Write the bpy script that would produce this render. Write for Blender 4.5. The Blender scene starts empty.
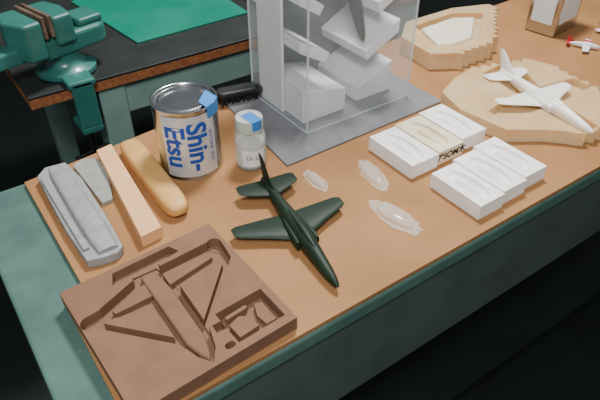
import bpy, bmesh, math, random
from mathutils import Vector, Euler, Matrix
random.seed(4)
T=0.75   # board surface height above floor
C=bpy.context.collection

# ---------------------------------------------------------------- materials
def mat(name,c1,c2=None,rough=.5,metal=0,scale=20,bump=0,bscale=200,alpha=1,trans=0,sss=0,ior=1.45,detail=6,coat=0,spec=.5,lo=.35,hi=.65):
    m=bpy.data.materials.new(name); m.use_nodes=True
    nt=m.node_tree; b=nt.nodes["Principled BSDF"]
    b.inputs["Roughness"].default_value=rough; b.inputs["Metallic"].default_value=metal
    b.inputs["Alpha"].default_value=alpha; b.inputs["Transmission Weight"].default_value=trans
    b.inputs["IOR"].default_value=ior; b.inputs["Coat Weight"].default_value=coat
    b.inputs["Specular IOR Level"].default_value=spec
    if sss:
        b.inputs["Subsurface Weight"].default_value=sss
        b.inputs["Subsurface Radius"].default_value=(1,.7,.45); b.inputs["Subsurface Scale"].default_value=.012
    c2=c2 or c1
    tc=nt.nodes.new("ShaderNodeTexCoord"); no=nt.nodes.new("ShaderNodeTexNoise")
    no.inputs["Scale"].default_value=scale; no.inputs["Detail"].default_value=detail
    cr=nt.nodes.new("ShaderNodeValToRGB")
    cr.color_ramp.elements[0].color=(*c1,1); cr.color_ramp.elements[1].color=(*c2,1)
    cr.color_ramp.elements[0].position=lo; cr.color_ramp.elements[1].position=hi
    nt.links.new(tc.outputs["Object"],no.inputs["Vector"]); nt.links.new(no.outputs["Fac"],cr.inputs["Fac"])
    nt.links.new(cr.outputs["Color"],b.inputs["Base Color"])
    if bump:
        n2=nt.nodes.new("ShaderNodeTexNoise"); n2.inputs["Scale"].default_value=bscale; n2.inputs["Detail"].default_value=4
        bp=nt.nodes.new("ShaderNodeBump"); bp.inputs["Strength"].default_value=bump; bp.inputs["Distance"].default_value=.001
        nt.links.new(tc.outputs["Object"],n2.inputs["Vector"]); nt.links.new(n2.outputs["Fac"],bp.inputs["Height"])
        nt.links.new(bp.outputs["Normal"],b.inputs["Normal"])
    return m
def hx(s):
    v=[int(s[i:i+2],16)/255 for i in (0,2,4)]
    return tuple(((x+.055)/1.055)**2.4 if x>.04 else x/12.92 for x in v)
M={}
M['board']=mat('mdf_board',hx('936941'),hx('a0744a'),.62,scale=9,bump=.25,bscale=350,detail=12,spec=.25)
M['mold']=mat('brown_tooling_board',hx('765642'),hx('7e5d48'),.7,scale=30,bump=.15,bscale=500,spec=.25)
M['green']=mat('bench_green_paint',hx('435f58'),hx('4e6c64'),.5,scale=18,bump=.15,bscale=90,detail=12,spec=.35)
M['greend']=mat('bench_apron_paint',hx('434f4b'),hx('4b5854'),.5,scale=12)
M['floor']=mat('dark_floor',hx('0a1310'),hx('0e1a16'),.6,scale=6)
M['wall']=mat('dark_wall',hx('16302a'),hx('1c3a33'),.8,scale=3)
M['gmat']=mat('grey_mat',hx('6c6d70'),hx('757679'),.6,scale=40,bump=.1)
M['white']=mat('plaster_white',hx('f0eeea'),hx('f8f6f3'),.6,scale=40,bump=.1)
M['stack']=mat('frosted_white_panel',hx('e2e4e6'),hx('eceef0'),.35,scale=20,alpha=.88)
M['rear']=mat('grey_panel',hx('565b5e'),hx('616669'),.5,scale=20)
M['cream']=mat('plaster_cream',hx('e2d3b0'),hx('e9dcbd'),.6,scale=40)
M['ink']=mat('ink',hx('202020'),rough=.7)
M['grey']=mat('grey_putty',hx('888b89'),hx('969896'),.5,scale=60,bump=.12)
M['greyt']=mat('translucent_grey',hx('9a9d97'),hx('a8aba4'),.25,scale=60,alpha=.8)
M['peach']=mat('tooling_board_peach',hx('e0ac78'),hx('e5b484'),.6,scale=60)
M['wood']=mat('carved_wood_tan',hx('c69655'),hx('d0a160'),.5,scale=25,bump=.1)
M['dgreen']=mat('dark_green_paint',hx('14241a'),hx('1a2c1e'),.5,scale=30,spec=.3)
M['steel']=mat('tin_steel',hx('b9bcbe'),hx('c9ccce'),.22,1,scale=30)
M['steeld']=mat('dark_steel',hx('5b5e60'),hx('77797a'),.35,1,scale=50)
M['print']=mat('silver_white_print',hx('d3d7da'),hx('dde1e4'),.32,.45,scale=20)
M['label']=mat('white_label',hx('dde1e4'),hx('e6e9eb'),.4)
M['blue']=mat('blue_print',hx('17459a'),hx('1d4ca4'),.4)
M['tape']=mat('blue_tape',hx('2f78c0'),hx('3a84ca'),.5)
M['glass']=mat('clear_glass',hx('f2f6f2'),rough=.03,alpha=.22,coat=.6)
M['liquid']=mat('pale_yellow_liquid',hx('dcdccb'),hx('e4e4d4'),.1,scale=80,alpha=.55)
M['cap']=mat('grey_green_cap',hx('a9b2a8'),hx('b4bcb2'),.35,scale=30)
M['acryl']=mat('acrylic_sheet',hx('e6ecee'),rough=.05,alpha=.10)
M['acryle']=mat('acrylic_edge',hx('dfe6e8'),rough=.2,alpha=.5)
M['clear']=mat('vacuum_formed_clear',hx('efece4'),hx('f8f6f0'),.08,scale=90,alpha=.36,coat=.8)
M['clearrim']=mat('vacuum_formed_flange',hx('e0d8c8'),hx('f0eadd'),.12,scale=90,alpha=.36,coat=.4)
M['sil']=mat('amber_silicone',hx('dcbb8a'),hx('e6c89c'),.22,scale=14,sss=.8,coat=.6,alpha=.74)
M['sill']=mat('pale_silicone',hx('efe2cc'),hx('f4ead8'),.3,scale=14,sss=.5,alpha=.9)
M['resin']=mat('pale_resin',hx('f0ebe0'),hx('f8f3ea'),.3,scale=30,sss=.4)
M['ply']=mat('plywood_edge',hx('7d4a2c'),hx('9c643e'),.6,scale=120)
M['black']=mat('black_rubber',hx('121414'),hx('1a1c1c'),.55,scale=40)
M['btop']=mat('back_table_top',hx('1c201f'),hx('262a29'),.5,scale=12)
M['sheet']=mat('green_cutting_mat',hx('1a7560'),hx('207e69'),.25,scale=8,coat=.3)
M['vise']=mat('vise_green_enamel',hx('2a625a'),hx('326e65'),.38,scale=14,coat=.3,bump=.15,bscale=60)
M['rust']=mat('worn_jaw_steel',hx('5a4638'),hx('7b6a5a'),.45,.3,scale=50)
M['paper']=mat('magazine_paper',hx('d8d8dc'),hx('e6e6ea'),.5)
M['red']=mat('red_paint',hx('b3262a'),hx('bf2d30'),.4)
M['grn2']=mat('steel_leg_green',hx('76928b'),hx('829d96'),.45,scale=12)

# ---------------------------------------------------------------- helpers
def link(o,parent=None):
    C.objects.link(o)
    if parent: o.parent=parent
    return o
def empty(name,loc=(0,0,0),rz=0):
    e=bpy.data.objects.new(name,None); e.empty_display_size=.02; e.location=loc; e.rotation_euler=(0,0,rz)
    C.objects.link(e); return e
def mesh(name,bm,m,parent=None,smooth=False,bevel=0,seg=2,loc=None,rot=None,angle=35):
    bmesh.ops.recalc_face_normals(bm,faces=bm.faces)
    me=bpy.data.meshes.new(name); bm.to_mesh(me); bm.free()
    if smooth:
        for p in me.polygons: p.use_smooth=True
    me.materials.append(M[m] if isinstance(m,str) else m)
    o=link(bpy.data.objects.new(name,me),parent)
    if loc: o.location=loc
    if rot: o.rotation_euler=rot
    if bevel:
        b=o.modifiers.new("bev",'BEVEL'); b.width=bevel; b.segments=seg; b.limit_method='ANGLE'; b.angle_limit=math.radians(angle)
    if smooth:
        try:
            me.set_sharp_from_angle(angle=math.radians(50))
        except Exception: pass
    return o
def prism(pts,z0,z1,bm=None):
    bm=bm or bmesh.new()
    a=[bm.verts.new((x,y,z0)) for x,y in pts]; b=[bm.verts.new((x,y,z1)) for x,y in pts]
    n=len(pts); bm.faces.new(a[::-1]); bm.faces.new(b)
    for i in range(n): bm.faces.new((a[i],a[(i+1)%n],b[(i+1)%n],b[i]))
    return bm
def box(x0,x1,y0,y1,z0,z1,bm=None): return prism([(x0,y0),(x1,y0),(x1,y1),(x0,y1)],z0,z1,bm)
def loft(rings,bm=None,cap=True):
    bm=bm or bmesh.new()
    R=[[bm.verts.new(p) for p in r] for r in rings]; n=len(R[0])
    for a,b in zip(R,R[1:]):
        for i in range(n): bm.faces.new((a[i],a[(i+1)%n],b[(i+1)%n],b[i]))
    if cap: bm.faces.new(R[0][::-1]); bm.faces.new(R[-1])
    return bm
def lathe(prof,n=48,bm=None,cx=0,cy=0):
    rings=[[(cx+r*math.cos(2*math.pi*i/n),cy+r*math.sin(2*math.pi*i/n),z) for i in range(n)] for r,z in prof]
    return loft(rings,bm)
def tube(p0,p1,r,n=14,bm=None,r2=None):
    p0=Vector(p0);p1=Vector(p1); d=(p1-p0).normalized()
    u=d.orthogonal().normalized(); v=d.cross(u)
    r2=r if r2 is None else r2
    return loft([[p+rr*(math.cos(2*math.pi*i/n)*u+math.sin(2*math.pi*i/n)*v) for i in range(n)] for p,rr in ((p0,r),(p1,r2))],bm)
def cutobj(o,bms):
    for bm in bms:
        bmesh.ops.recalc_face_normals(bm,faces=bm.faces)
        me=bpy.data.meshes.new("c"); bm.to_mesh(me); bm.free()
        c=bpy.data.objects.new("c",me); C.objects.link(c)
        md=o.modifiers.new("b",'BOOLEAN'); md.operation='DIFFERENCE'; md.object=c; md.solver='EXACT'
        dg=bpy.context.evaluated_depsgraph_get()
        c.matrix_world=o.matrix_world
        dg.update()
        nm=bpy.data.meshes.new_from_object(o.evaluated_get(dg))
        o.modifiers.remove(md); o.data=nm
        bpy.data.objects.remove(c)
def stadium(cx,cy,L,W,ang=0,n=8):
    pts=[]
    for s in (1,-1):
        for i in range(n+1):
            a=-math.pi/2+math.pi*i/n
            x=s*((L-W)/2+W/2*math.cos(a)); y=s*W/2*math.sin(a); pts.append((x,y))
    ca,sa=math.cos(ang),math.sin(ang)
    return [(cx+x*ca-y*sa,cy+x*sa+y*ca) for x,y in pts]
def strip(p,q,w):
    p=Vector(p);q=Vector(q);d=(q-p).normalized();n=Vector((-d.y,d.x))*w/2
    return [tuple(p+n),tuple(p-n),tuple(q-n),tuple(q+n)]

# ---------------------------------------------------------------- room
mesh('floor',box(-2.5,4.5,-2,4.5,-.05,0),'floor')
mesh('wall_back',box(-2.5,4.5,4.5,4.6,0,2.8),'wall')

# ---------------------------------------------------------------- workbench
wb=empty('workbench')
BX0,BX1,BY0,BY1=-.01,1.9,.388,.935
mesh('steel_top',box(BX0,BX1,BY0,BY1,T-.035,T-.008),'green',wb,bevel=.004)
bm=box(BX0+.02,BX1-.02,BY0+.006,BY0+.03,T-.215,T-.0355); box(BX0+.02,BX1-.02,BY1-.03,BY1-.006,T-.215,T-.0355,bm)
box(BX0+.01,BX0+.03,BY0+.01,BY1-.01,T-.215,T-.0355,bm); box(BX1-.03,BX1-.01,BY0+.01,BY1-.01,T-.215,T-.0355,bm)
mesh('apron',bm,'greend',wb,bevel=.002)
bm=bmesh.new()
for x in (BX0+.03,BX1-.09):
    for y in (BY0+.031,BY1-.09): box(x,x+.06,y,y+.06,0,T-.036,bm)
mesh('legs',bm,'greend',wb,bevel=.003)
mesh('lower_shelf',box(BX0+.05,BX1-.05,BY0+.05,BY1-.05,.12,.14),'floor',wb)
brd=empty('mdf_work_board')
mesh('panel',prism([(.048,.391),(1.75,.391),(1.75,1.03),(.60,.99),(.078,.925),(.078,.625),(.048,.618)],T-.0078,T),'board',brd,bevel=.0008)

# ---------------------------------------------------------------- brown aircraft mould
mo=empty('carved_aircraft_mould')
o=mesh('mould_block',prism([(.056,.392),(.278,.402),(.273,.626),(.046,.615)],T,T+.022),'mold',mo)
zt=T+.03; zc=T+.005
cuts=[prism([(.134,.598),(.174,.598),(.182,.545),(.180,.45),(.172,.420),(.160,.402),(.148,.420),(.138,.45),(.136,.545)],zc,zt),
 prism([(.072,.536),(.080,.558),(.136,.582),(.182,.586),(.250,.591),(.264,.570),(.252,.552),(.182,.538),(.138,.528),(.100,.530)],zc+.001,zt),
 prism(stadium(.082,.545,.066,.024,.12),zc+.002,zt),
 prism(stadium(.256,.566,.056,.022,1.45),zc+.002,zt),
 prism(strip((.064,.538),(.150,.442),.009),zc+.004,zt),
 prism(strip((.256,.542),(.168,.446),.009),zc+.004,zt),
 prism([(.108,.588),(.116,.609),(.202,.615),(.210,.598),(.172,.590),(.136,.590)],zc+.003,zt),
 prism([(.198,.410),(.268,.414),(.266,.470),(.196,.466)],zc-.001,zt),
 prism([(.184,.438),(.1965,.438),(.1965,.452),(.184,.452)],zc+.003,zt),
 prism(stadium(.188,.413,.014,.010,.1),zc+.004,zt)]
cutobj(o,cuts)
def ring(y,w,h,z,x=0,n=20,p=2.2):
    r=[]
    for i in range(n):
        a=2*math.pi*i/n; c,s=math.cos(a),math.sin(a)
        r.append((x+w/2*abs(c)**(2/p)*(1 if c>0 else -1),y,z+h/2*abs(s)**(2/p)*(1 if s>0 else -1)))
    return r
mesh('fuselage_pattern',prism([(.146,.590),(.168,.590),(.173,.545),(.172,.45),(.166,.425),(.160,.412),(.154,.425),(.147,.45),(.146,.545)],zc-.0002,zc+.010),'mold',mo,bevel=.0035,seg=3)
bm=prism([(.1455,.573),(.092,.553),(.094,.545),(.1455,.547)],zc,zc+.010); prism([(.1735,.577),(.243,.580),(.246,.566),(.1735,.552)],zc,zc+.010,bm)
mesh('wing_patterns',bm,'mold',mo,bevel=.001)
bm=prism([(.206,.421),(.236,.424),(.234,.442),(.222,.452),(.204,.446)],zc-.0012,zc+.010); prism([(.245,.422),(.260,.422),(.260,.457),(.249,.460),(.242,.44)],zc-.0012,zc+.008,bm)
prism(stadium(.222,.459,.034,.006,.1),zc-.0012,zc+.010,bm)
mesh('small_part_patterns',bm,'mold',mo,bevel=.001)

# ---------------------------------------------------------------- grey, peach and tan bars
g=empty('grey_mould_half')
mesh('slab',prism([(.098,.905),(.116,.924),(.150,.920),(.158,.86),(.156,.74),(.151,.662),(.140,.652),(.118,.654),(.097,.66),(.094,.74),(.096,.84)],T,T+.016),'grey',g,bevel=.002)
S=[(.912,.022,.016),(.885,.030,.024),(.80,.034,.028),(.72,.036,.028),(.69,.034,.024),(.662,.030,.018)]
mesh('raised_fuselage',loft([ring(y,w,h,T+.013,.130,p=3.6) for y,w,h in S]),'grey',g,smooth=True)
mesh('raised_rib',prism([(.100,.89),(.107,.89),(.109,.68),(.100,.68)],T+.015,T+.021),'grey',g,bevel=.001)
mesh('translucent_resin_sheet',prism([(.160,.915),(.180,.925),(.202,.915),(.204,.88),(.194,.83),(.182,.785),(.164,.785)],T,T+.008),'greyt',bevel=.001)
mesh('peach_tooling_block',prism([(.205,.915),(.234,.92),(.212,.66),(.178,.657)],T,T+.022),'peach',bevel=.0012)
rings=[]
for k in range(31):
    t=k/30; u=-math.cos(math.pi*t); e=math.sqrt(max(0.0004,1-abs(u)**9))
    rings.append(ring(u*.118,.041*e**.8,.028*e**.8,0,n=32,p=3.4))
mesh('rounded_wood_block',loft(rings),'wood',smooth=True,loc=(.258,.800,T+.0142),rot=(0,0,math.radians(-2)))

# ---------------------------------------------------------------- aircraft
def aircraft(name,m,loc,rz,L=.2586):
    e=empty(name,loc,rz)
    S=[(-.01,.005,.008,.019),(0,.011,.014,.019),(.1,.015,.019,.018),(.25,.019,.025,.016),(.4,.025,.029,.0150),(.55,.028,.030,.0153),(.66,.025,.029,.0150),(.78,.021,.024,.0135),(.88,.017,.019,.0125),(.95,.012,.0135,.012),(.985,.007,.008,.012),(1,.002,.002,.012)]
    mesh('fuselage',loft([ring(-s*L,w,h,z) for s,w,h,z in S]),m,e,smooth=True)
    S=[(.36,.002,.002,.028),(.45,.008,.008,.028),(.58,.011,.012,.028),(.68,.010,.010,.026),(.76,.002,.002,.024)]
    mesh('canopy_fairing',loft([ring(-s*L,w,h,z) for s,w,h,z in S]),m,e,smooth=True)
    def foil(x,s0,s1,z,th):
        c=(s1-s0)*L; pr=[(0,0),(.03,.35),(.15,.8),(.35,1),(.65,.7),(.9,.22),(1,.04)]
        up=[(x,-s1*L+t*c,z+th/2*h) for t,h in pr]; dn=[(x,-s1*L+t*c,z-th/2*h) for t,h in reversed(pr[1:])]
        return up+dn
    bm=bmesh.new()
    for sg in (-1,1):
        loft([foil(sg*.006,.34,.59,.013,.009),foil(sg*.05,.335,.50,.014,.006),foil(sg*.083,.335,.445,.0155,.0045),foil(sg*.092,.35,.42,.016,.002)],bm)
    mesh('wings',bm,m,e,smooth=True)
    bm=bmesh.new()
    for sg in (-1,1):
        loft([foil(sg*.003,.0,.18,.019,.005),foil(sg*.044,.0,.115,.020,.003),foil(sg*.051,.015,.09,.020,.0015)],bm)
    mesh('tailplane',bm,m,e,smooth=True)
    def vf(z,s0,s1,th): return [(b-.019,a,z) for (c,a,b) in foil(0,s0,s1,.019,th)]
    mesh('tail_fin',loft([vf(.02,-.01,.24,.005),vf(.034,-.03,.12,.004),vf(.060,-.07,.01,.003),vf(.064,-.065,-.02,.001)]),m,e,smooth=True)
    bm=bmesh.new()
    for sg in (-1,1):
        loft([ring(-.64*L,.007,.014,.015,sg*.0155,12),ring(-.6*L,.009,.018,.015,sg*.0150,12),ring(-.45*L,.009,.016,.015,sg*.013,12),ring(-.36*L,.002,.006,.015,sg*.010,12)],bm)
    mesh('air_intakes',bm,m,e,smooth=True)
    return e
aircraft('green_jet_model','dgreen',(.401,.675,T),-math.radians(9.5))

# ---------------------------------------------------------------- can
can=empty('silver_paint_can',(.338,.813,T))
R=.0535; Hc=.131
mesh('tin_body',lathe([(R-.003,0),(R+.0012,.0),(R+.0015,.002),(R,.004),(R,Hc-.005),(R+.0014,Hc-.003),(R+.0014,Hc-.0005),(R-.001,Hc),(R-.003,Hc-.001),(R-.004,Hc-.005),(R-.009,Hc-.006),(R-.010,Hc-.002),(R-.012,Hc-.0015),(R-.014,Hc-.006),(.001,Hc-.006)],64),'steel',can,smooth=True)
ph0=math.radians(-112.4)
def arcshell(a0,a1,r,z0,z1,n=32):
    bm=bmesh.new(); v=[]
    for i in range(n+1):
        a=a0+(a1-a0)*i/n; v.append((bm.verts.new((r*math.cos(a),r*math.sin(a),z0)),bm.verts.new((r*math.cos(a),r*math.sin(a),z1))))
    for p,q in zip(v,v[1:]): bm.faces.new((p[0],q[0],q[1],p[1]))
    return bm
mesh('printed_panel',arcshell(ph0-.85,ph0+.9,R+.0004,.007,Hc-.009),'print',can,smooth=True)
def textmesh(body,size,off=0,ext=0):
    tc=bpy.data.curves.new('t','FONT'); tc.body=body; tc.size=size; tc.offset=off; tc.extrude=ext
    tc.align_x='CENTER'; tc.align_y='CENTER'; tc.resolution_u=4
    to=bpy.data.objects.new('t',tc); C.objects.link(to)
    dg=bpy.context.evaluated_depsgraph_get(); me=bpy.data.meshes.new_from_object(to.evaluated_get(dg))
    bpy.data.objects.remove(to)
    bm=bmesh.new(); bm.from_mesh(me); bmesh.ops.triangulate(bm,faces=bm.faces); bmesh.ops.subdivide_edges(bm,edges=bm.edges,cuts=2)
    return bm
for body,sz,arc,zz in (("Shin-",.046,.012,.064),("Etsu",.046,-.025,.066),("SILICONE  RTV",.009,.038,.06)):
    bm=textmesh(body,sz,.0013 if sz>.02 else 0)
    for v in bm.verts:
        x,y=v.co.x,v.co.y
        a=ph0+(y+arc)/R; z=zz-x
        v.co=((R+.001)*math.cos(a),(R+.001)*math.sin(a),z)
    mesh('label_text',bm,'blue',can)
bm=arcshell(math.radians(-75),math.radians(-35),R+.002,Hc-.02,Hc+.0005,8); mesh('blue_tape_side',bm,'tape',can,smooth=True)
bm=bmesh.new(); vs=[(R+.002)*Vector((math.cos(a),math.sin(a),0)) for a in (math.radians(-75),math.radians(-55),math.radians(-35))]
vs+= [Vector((.040,.000,0)),Vector((.012,-.030,0))]
bm.faces.new([bm.verts.new((p.x,p.y,Hc+.0006)) for p in vs]); mesh('blue_tape_top',bm,'tape',can)

# ---------------------------------------------------------------- jar
jar=empty('small_glass_jar',(.423,.751,T)); jar.scale=(1.16,1.16,1.36)
mesh('glass_body',lathe([(.001,0),(.022,0),(.024,.003),(.024,.044),(.021,.050),(.0175,.053),(.0175,.058),(.0155,.058),(.0155,.053),(.019,.049),(.022,.043),(.022,.004),(.001,.003)],40),'glass',jar,smooth=True)
mesh('contents',lathe([(.001,.0035),(.0212,.0045),(.0212,.036),(.001,.036)],40),'liquid',jar,smooth=True)
mesh('screw_cap',lathe([(.0178,.054),(.0205,.054),(.0205,.068),(.0195,.070),(.001,.070)],40),'cap',jar,smooth=True)
pj=math.atan2(-.753,-.421)
mesh('paper_label',arcshell(pj-.55,pj+.9,.0243,.008,.032),'label',jar,smooth=True)
bm=textmesh("EX-22",.009)
for v in bm.verts:
    a=pj+.15+v.co.x/.0245; v.co=(.0246*math.cos(a),.0246*math.sin(a),.021+v.co.y)
mesh('label_writing',bm,'ink',jar)
mesh('blue_tape',box(-.008,.0205,-.009,.009,.0701,.0707),'tape',jar,rot=(0,0,pj+.6))
mesh('blue_tape_flap',arcshell(pj+.2,pj+1.0,.0209,.058,.0707),'tape',jar,smooth=True)

# ---------------------------------------------------------------- black brush behind can
br=empty('black_bench_brush',(.525,.955,T),math.radians(-12))
mesh('back',prism(stadium(0,0,.11,.034),.018,.032),'black',br,bevel=.005)
bm=bmesh.new()
for i in range(15):
    for j in range(4):
        x=-.044+i*.0063; y=-.010+j*.0066
        tube((x,y,.019),(x+random.uniform(-.004,.004),y+random.uniform(-.004,.004),.0),.0026,6,bm,r2=.002)
mesh('bristles',bm,'black',br)

# ---------------------------------------------------------------- mat + display box
mesh('grey_base_mat',prism([(.468,.705),(.858,.712),(.858,1.0),(.49,.99)],T,T+.004),'gmat',bevel=.001)
db=empty('acrylic_display_box')
x0,x1,y0,y1,z0,z1=.556,.812,.768,.965,T+.0042,T+.46
t=.003
mesh('front_pane',box(x0,x1,y0,y0+t,z0,z1),'acryl',db); mesh('back_pane',box(x0,x1,y1-t,y1,z0,z1),'acryl',db)
mesh('left_pane',box(x0,x0+t,y0+t,y1-t,z0,z1),'acryl',db); mesh('right_pane',box(x1-t,x1,y0+t,y1-t,z0,z1),'acryl',db)
mesh('top_pane',box(x0,x1,y0,y1,z1,z1+t),'acryl',db)
bm=bmesh.new()
for x in (x0-.0006,x1-t+.0006):
    for y in (y0-.0006,y1-t+.0006): box(x,x+t,y,y+t,z0,z1,bm)
box(x0,x1,y0-.001,y0,z0,z0+.003,bm); box(x0-.001,x0,y0,y1,z0,z0+.003,bm)
mesh('pane_edges',bm,'acryle',db)
st=empty('white_display_stand')
mesh('rear_panel',box(.57,.80,.945,.955,T+.005,T+.40),'rear',st,bevel=.001)
def wedge(nm,pts,ya,yb,m='stack'):
    bm=bmesh.new(); a=[bm.verts.new((x,ya,T+z)) for x,z in pts]; b=[bm.verts.new((x,yb,T+z)) for x,z in pts]
    n=len(pts); bm.faces.new(a); bm.faces.new(b[::-1])
    for i in range(n): bm.faces.new((a[i],a[(i+1)%n],b[(i+1)%n],b[i]))
    mesh(nm,bm,m,st,bevel=.0015)
wedge('ledge_lower_left',[(.570,.005),(.672,.005),(.672,.052),(.570,.076)],.80,.944)
wedge('ledge_lower_right',[(.71,.005),(.80,.005),(.80,.072),(.71,.036)],.81,.944)
wedge('ledge_mid_left',[(.570,.145),(.628,.112),(.638,.130),(.570,.168)],.81,.944)
wedge('ledge_mid_right',[(.722,.096),(.801,.136),(.801,.162),(.716,.116)],.80,.944)
wedge('ledge_top_left',[(.570,.232),(.612,.206),(.622,.222),(.570,.256)],.81,.944)
wedge('ledge_top_right',[(.745,.184),(.801,.216),(.801,.242),(.740,.206)],.80,.944)
wedge('side_cheek_left',[(.562,.005),(.568,.005),(.568,.38),(.562,.38)],.86,.944)
wedge('side_cheek_right',[(.8025,.005),(.8075,.005),(.8075,.38),(.8025,.38)],.86,.944)
e=aircraft('green_jet_model','dgreen',(.690,.905,T+.375),0)
e.rotation_euler=(math.radians(65),0,math.radians(3))

# ---------------------------------------------------------------- plaster blocks
def plaster(name,x,y,w,l,h,m,rz=0,wr=None):
    e=empty(name,(x,y,T),rz)
    o=mesh('block',box(-w/2,w/2,-l/2,l/2,0,h),m,e)
    pr=loft([ring(yy*l,ww,hh,h+.001,n=18) for yy,ww,hh in ((-.42,.002,.002),(-.37,.016,.014),(-.25,.028,.022),(0,.034,.028),(.2,.030,.024),(.34,.016,.014),(.42,.002,.002))])
    c=[pr]
    for sx,sy in ((-1,1),(1,-1)): c.append(lathe([(.0022,h-.002),(.0022,h+.01)],12,None,sx*w*.4,sy*l*.43))
    o.matrix_world=Matrix.Identity(4)
    p=o.parent; o.parent=None
    cutobj(o,c); o.parent=p
    b=o.modifiers.new("bev",'BEVEL'); b.width=.001; b.segments=2; b.limit_method='ANGLE'; b.angle_limit=math.radians(60)
    mesh('canopy_pattern',loft([ring(yy*l,ww,hh,h-.0075,n=18) for yy,ww,hh in ((-.3,.002,.002),(-.22,.010,.010),(0,.015,.016),(.18,.011,.012),(.27,.002,.002))]),m,e,smooth=True)
    if wr:
        bm=textmesh(wr,.018,.0006)
        for v in bm.verts: v.co=(v.co.x,-l/2-.0006,h/2+v.co.y)
        mesh('handwriting',bm,'ink',e)
    return e
H=.027
plaster('plaster_canopy_mould',.652,.610,.062,.112,H,'white')
plaster('plaster_canopy_mould',.718,.614,.062,.114,H,'cream',wr="アSOM木")
plaster('plaster_canopy_mould',.784,.620,.062,.112,H,'white')
plaster('plaster_canopy_mould',.660,.468,.056,.106,H,'white')
plaster('plaster_canopy_mould',.719,.474,.056,.110,H,'white')
plaster('plaster_canopy_mould',.778,.481,.056,.112,H,'white')

# ---------------------------------------------------------------- vacuum-formed canopies
def canopy(x,y,l,w,rz,h=.009,fl=1.35):
    e=empty('clear_plastic_canopy',(x,y,T),rz)
    n=28; rings=[]
    for k in range(7):
        a=k/6*math.pi/2*.97; rr=math.cos(a)
        rings.append([(l/2*rr*math.cos(2*math.pi*i/n),w/2*rr*math.sin(2*math.pi*i/n)*(1-.25*math.cos(2*math.pi*i/n)),.0008+h*math.sin(a)) for i in range(n)])
    mesh('shell',loft(rings,cap=False),'clear',e,smooth=True)
    rnd=[1+random.uniform(-.08,.12) for _ in range(n)]
    fo=[(l/2*fl*rnd[i]*math.cos(2*math.pi*i/n),w/2*fl*rnd[i]*math.sin(2*math.pi*i/n),.0012) for i in range(n)]
    fi=[(l/2*math.cos(2*math.pi*i/n),w/2*math.sin(2*math.pi*i/n)*(1-.25*math.cos(2*math.pi*i/n)),.001) for i in range(n)]
    mesh('trimmed_flange',loft([fo,fi],cap=False),'clearrim',e)
canopy(.485,.643,.052,.020,math.radians(-95),fl=1.3)
canopy(.575,.600,.078,.030,math.radians(-105),fl=1.15)
canopy(.530,.494,.074,.030,math.radians(-85),fl=1.4)

# ---------------------------------------------------------------- silicone moulds
def zig(p,q,n,d):
    p=Vector(p);q=Vector(q);dr=(q-p)/n;nn=Vector((dr.y,-dr.x)).normalized()*d; out=[]
    for i in range(n):
        k=random.uniform(.8,1.2)
        out.append(tuple(p+dr*i)); out.append(tuple(p+dr*(i+.5)+nn*k))
    return out
pts=[(.842,.54),(.90,.50),(.93,.47)]+zig((.94,.455),(1.08,.435),6,.008)+zig((1.10,.450),(1.13,.66),8,.013)+zig((1.12,.70),(.97,.745),6,.013)+[(.91,.735),(.85,.71),(.828,.64)]
s=empty('silicone_aircraft_mould')
o=mesh('silicone_block',prism(pts,T+.0004,T+.028),'sil',s)
cutobj(o,[prism([(.985,.72),(1.045,.725),(1.055,.66),(1.03,.61),(1.12,.595),(1.12,.55),(1.01,.545),(.99,.450),(.948,.450),(.955,.55),(.865,.565),(.865,.605),(.965,.62),(.975,.66)],T+.012,T+.04)])
aircraft('pale_resin_jet_model','resin',(1.016,.698,T+.0125),-math.radians(11))
s=empty('silicone_aircraft_mould')
pts=[(.94,.835),(.97,.815)]+zig((.99,.805),(1.11,.805),5,.012)+zig((1.12,.815),(1.28,.95),8,.014)+[(1.28,.965),(1.18,1.0),(1.02,1.0),(.95,.94)]
o=mesh('silicone_block',prism(pts,T+.0004,T+.040),'sil',s)
cutobj(o,[prism([(.98,.86),(1.02,.835),(1.10,.835),(1.22,.93),(1.16,.975),(1.02,.97)],T+.025,T+.08)])
mesh('cavity_liner',prism([(.995,.865),(1.03,.85),(1.09,.85),(1.19,.93),(1.14,.96),(1.03,.955)],T+.0252,T+.037),'sill',s,bevel=.004)

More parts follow.
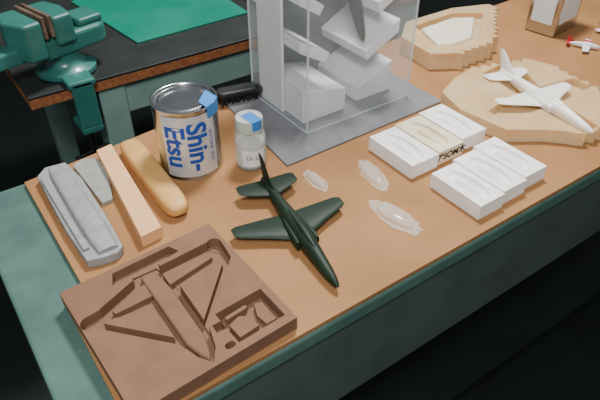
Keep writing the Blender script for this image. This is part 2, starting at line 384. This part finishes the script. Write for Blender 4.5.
# ---------------------------------------------------------------- rectangular tin + toys
tn=empty('rectangular_solvent_tin',(1.37,.83,T),math.radians(8))
mesh('tin_body',box(-.06,.06,-.04,.04,0,.16),'steel',tn,bevel=.006,seg=3)
mesh('top_rim',box(-.061,.061,-.041,.041,.16,.164),'steel',tn,bevel=.001)
mesh('spout',lathe([(.013,.164),(.013,.178),(.015,.178),(.015,.186),(.001,.186)],24,None,.03,0),'black',tn,smooth=True)
mesh('front_label',box(-.045,.045,-.0406,-.04,.03,.13),'label',tn)
mesh('side_label',box(-.0606,-.06,-.028,.028,.03,.13),'label',tn)
mesh('label_stripe',box(-.045,.045,-.041,-.0405,.10,.12),'red',tn)
def toy(x,y,rz,m):
    e=empty('small_toy_plane',(x,y,T),rz)
    mesh('fuselage',loft([ring(a,w,w*1.1,.008) for a,w in ((-.035,.002),(-.03,.008),(-.01,.013),(.01,.012),(.035,.004),(.04,.001))]),'paper',e,smooth=True)
    mesh('wings',prism([(-.04,.0),(-.035,-.014),(.035,-.014),(.04,0),(0,.004)],.006,.009),'paper',e,bevel=.001)
    mesh('wing_band',prism([(.020,.0025),(.020,-.0145),(.030,-.0145),(.030,.001)],.0055,.0095),m,e)
    mesh('tail',prism([(-.015,.032),(.015,.032),(.012,.040),(-.012,.040)],.008,.010),m,e)
    mesh('fin',loft([[(-.001,.022,.01),(.001,.022,.01),(.001,.038,.01),(-.001,.038,.01)],[(-.0006,.034,.024),(.0006,.034,.024),(.0006,.040,.024),(-.0006,.040,.024)]]),m,e)
toy(1.33,.705,.5,'red'); toy(1.47,.725,-.6,'red')

# ---------------------------------------------------------------- back table
bt=empty('back_workbench')
TX0,TX1,TY0,TY1=.158,1.3,1.165,1.95
mesh('plywood_core',box(TX0,TX1,TY0,TY1,T,T+.020),'ply',bt)
mesh('dark_top',box(TX0,TX1,TY0,TY1,T+.0202,T+.026),'btop',bt,bevel=.001)
mesh('steel_apron',box(TX0+.14,TX1-.05,TY0+.02,TY0+.05,T-.08,T-.0005),'grn2',bt,bevel=.002)
bm=box(TX0+.14,TX0+.20,TY0+.012,TY0+.075,0,T-.0008); box(TX1-.1,TX1-.04,TY0+.03,TY0+.09,0,T-.001,bm); box(TX0+.14,TX0+.20,TY1-.1,TY1-.04,0,T-.001,bm); box(TX1-.1,TX1-.04,TY1-.1,TY1-.04,0,T-.001,bm)
mesh('steel_legs',bm,'grn2',bt,bevel=.003)
mesh('green_cutting_mat',prism([(.44,1.285),(.75,1.30),(.76,1.62),(.40,1.64)],T+.0262,T+.031),'sheet',bevel=.001)
for i,(x,y,r,m) in enumerate(((.90,1.47,.1,'paper'),(.91,1.42,-.1,'red'),(.90,1.43,-.1,'paper'))):
    e=empty('magazine',(x,y,T+.0262+i*.0065),r)
    mesh('pages',box(-.10,.10,-.14,.14,0,.005),'paper',e); mesh('cover',box(-.101,.101,-.141,.141,.005,.006),m,e)

# ---------------------------------------------------------------- vise (clamped on the table edge)
va=math.radians(14)
v=empty('bench_vise',(.262,1.245,T+.0262),va); v.scale=(1.15,1.15,1.1)
mesh('clamp_base',lathe([(.05,0),(.055,.004),(.055,.012),(.038,.02),(.030,.035),(.034,.045),(.001,.045)],32),'vise',v,smooth=True)
mesh('body',prism([(-.05,-.036),(.07,-.036),(.085,-.02),(.085,.02),(.07,.036),(-.05,.036)],.045,.085),'vise',v,bevel=.008,seg=3)
mesh('fixed_jaw',prism([(-.025,-.045),(.012,-.045),(.02,.0),(.012,.045),(-.025,.045)],.07,.125),'vise',v,bevel=.006,seg=3)
mesh('anvil',box(.03,.08,-.028,.028,.084,.100),'vise',v,bevel=.006,seg=3)
mesh('slide_bar',box(-.14,-.045,-.020,.020,.05,.078),'vise',v,bevel=.004)
mesh('moving_jaw',prism([(-.078,-.045),(-.045,-.045),(-.045,.045),(-.078,.045),(-.095,0)],.055,.125),'vise',v,bevel=.006,seg=3)
bm=box(-.0445,-.038,-.044,.044,.09,.130); box(-.032,-.0255,-.044,.044,.09,.130,bm)
mesh('jaw_plates',bm,'rust',v,bevel=.001)
mesh('screw',tube((-.17,0,.062),(-.139,0,.062),.012),'steeld',v,smooth=True)
bm=tube((-.16,-.06,.062),(-.16,.06,.062),.004); tube((-.16,-.066,.062),(-.16,-.06,.062),.007,14,bm); tube((-.16,.06,.062),(-.16,.066,.062),.007,14,bm)
mesh('handle',bm,'steeld',v,smooth=True)
bm=bmesh.new()
box(-.020,.020,-.088,-.074,-.085,.012,bm); box(-.025,.025,-.088,-.02,.0002,.014,bm); box(-.020,.020,-.088,-.03,-.098,-.082,bm)
mesh('clamp_bracket',bm,'vise',v,bevel=.004,rot=(0,0,-va))
bm=tube((0,-.055,-.16),(0,-.055,-.05),.007); tube((0,-.055,-.05),(0,-.055,-.028),.016,20,bm); tube((-.04,-.065,-.155),(.04,-.045,-.155),.0035,12,bm)
mesh('clamp_screw',bm,'steeld',v,smooth=True,rot=(0,0,-va))

# ---------------------------------------------------------------- light
def area(name,loc,target,size,power,col=(1,1,1)):
    l=bpy.data.lights.new(name,'AREA'); l.size=size; l.energy=power; l.color=col
    o=bpy.data.objects.new(name,l); C.objects.link(o); o.location=loc
    o.rotation_euler=(Vector(target)-Vector(loc)).to_track_quat('-Z','Y').to_euler()
area('front_fill_light',(1.1,1.2,2.6),(.6,.7,.75),.35,70,(1,.99,.97))
area('front_fill_light',(-.3,-.3,2.2),(.5,.7,.75),.45,32,(1,1,1))  # added fill from above the camera, brightens the front faces and apron
w=bpy.data.worlds.new("World"); bpy.context.scene.world=w; w.use_nodes=True
w.node_tree.nodes["Background"].inputs[0].default_value=(.92,.97,1,1); w.node_tree.nodes["Background"].inputs[1].default_value=.20

# ---------------------------------------------------------------- camera
f=590.0; th=math.atan(470/590.0)
cd=bpy.data.cameras.new("Camera"); cam=bpy.data.objects.new("Camera",cd); C.objects.link(cam); bpy.context.scene.camera=cam
cd.lens=36*f/600; cd.clip_start=.02
cam.location=(0,0,T+.60); cam.rotation_euler=(math.pi/2-th,0,math.radians(-35.1))
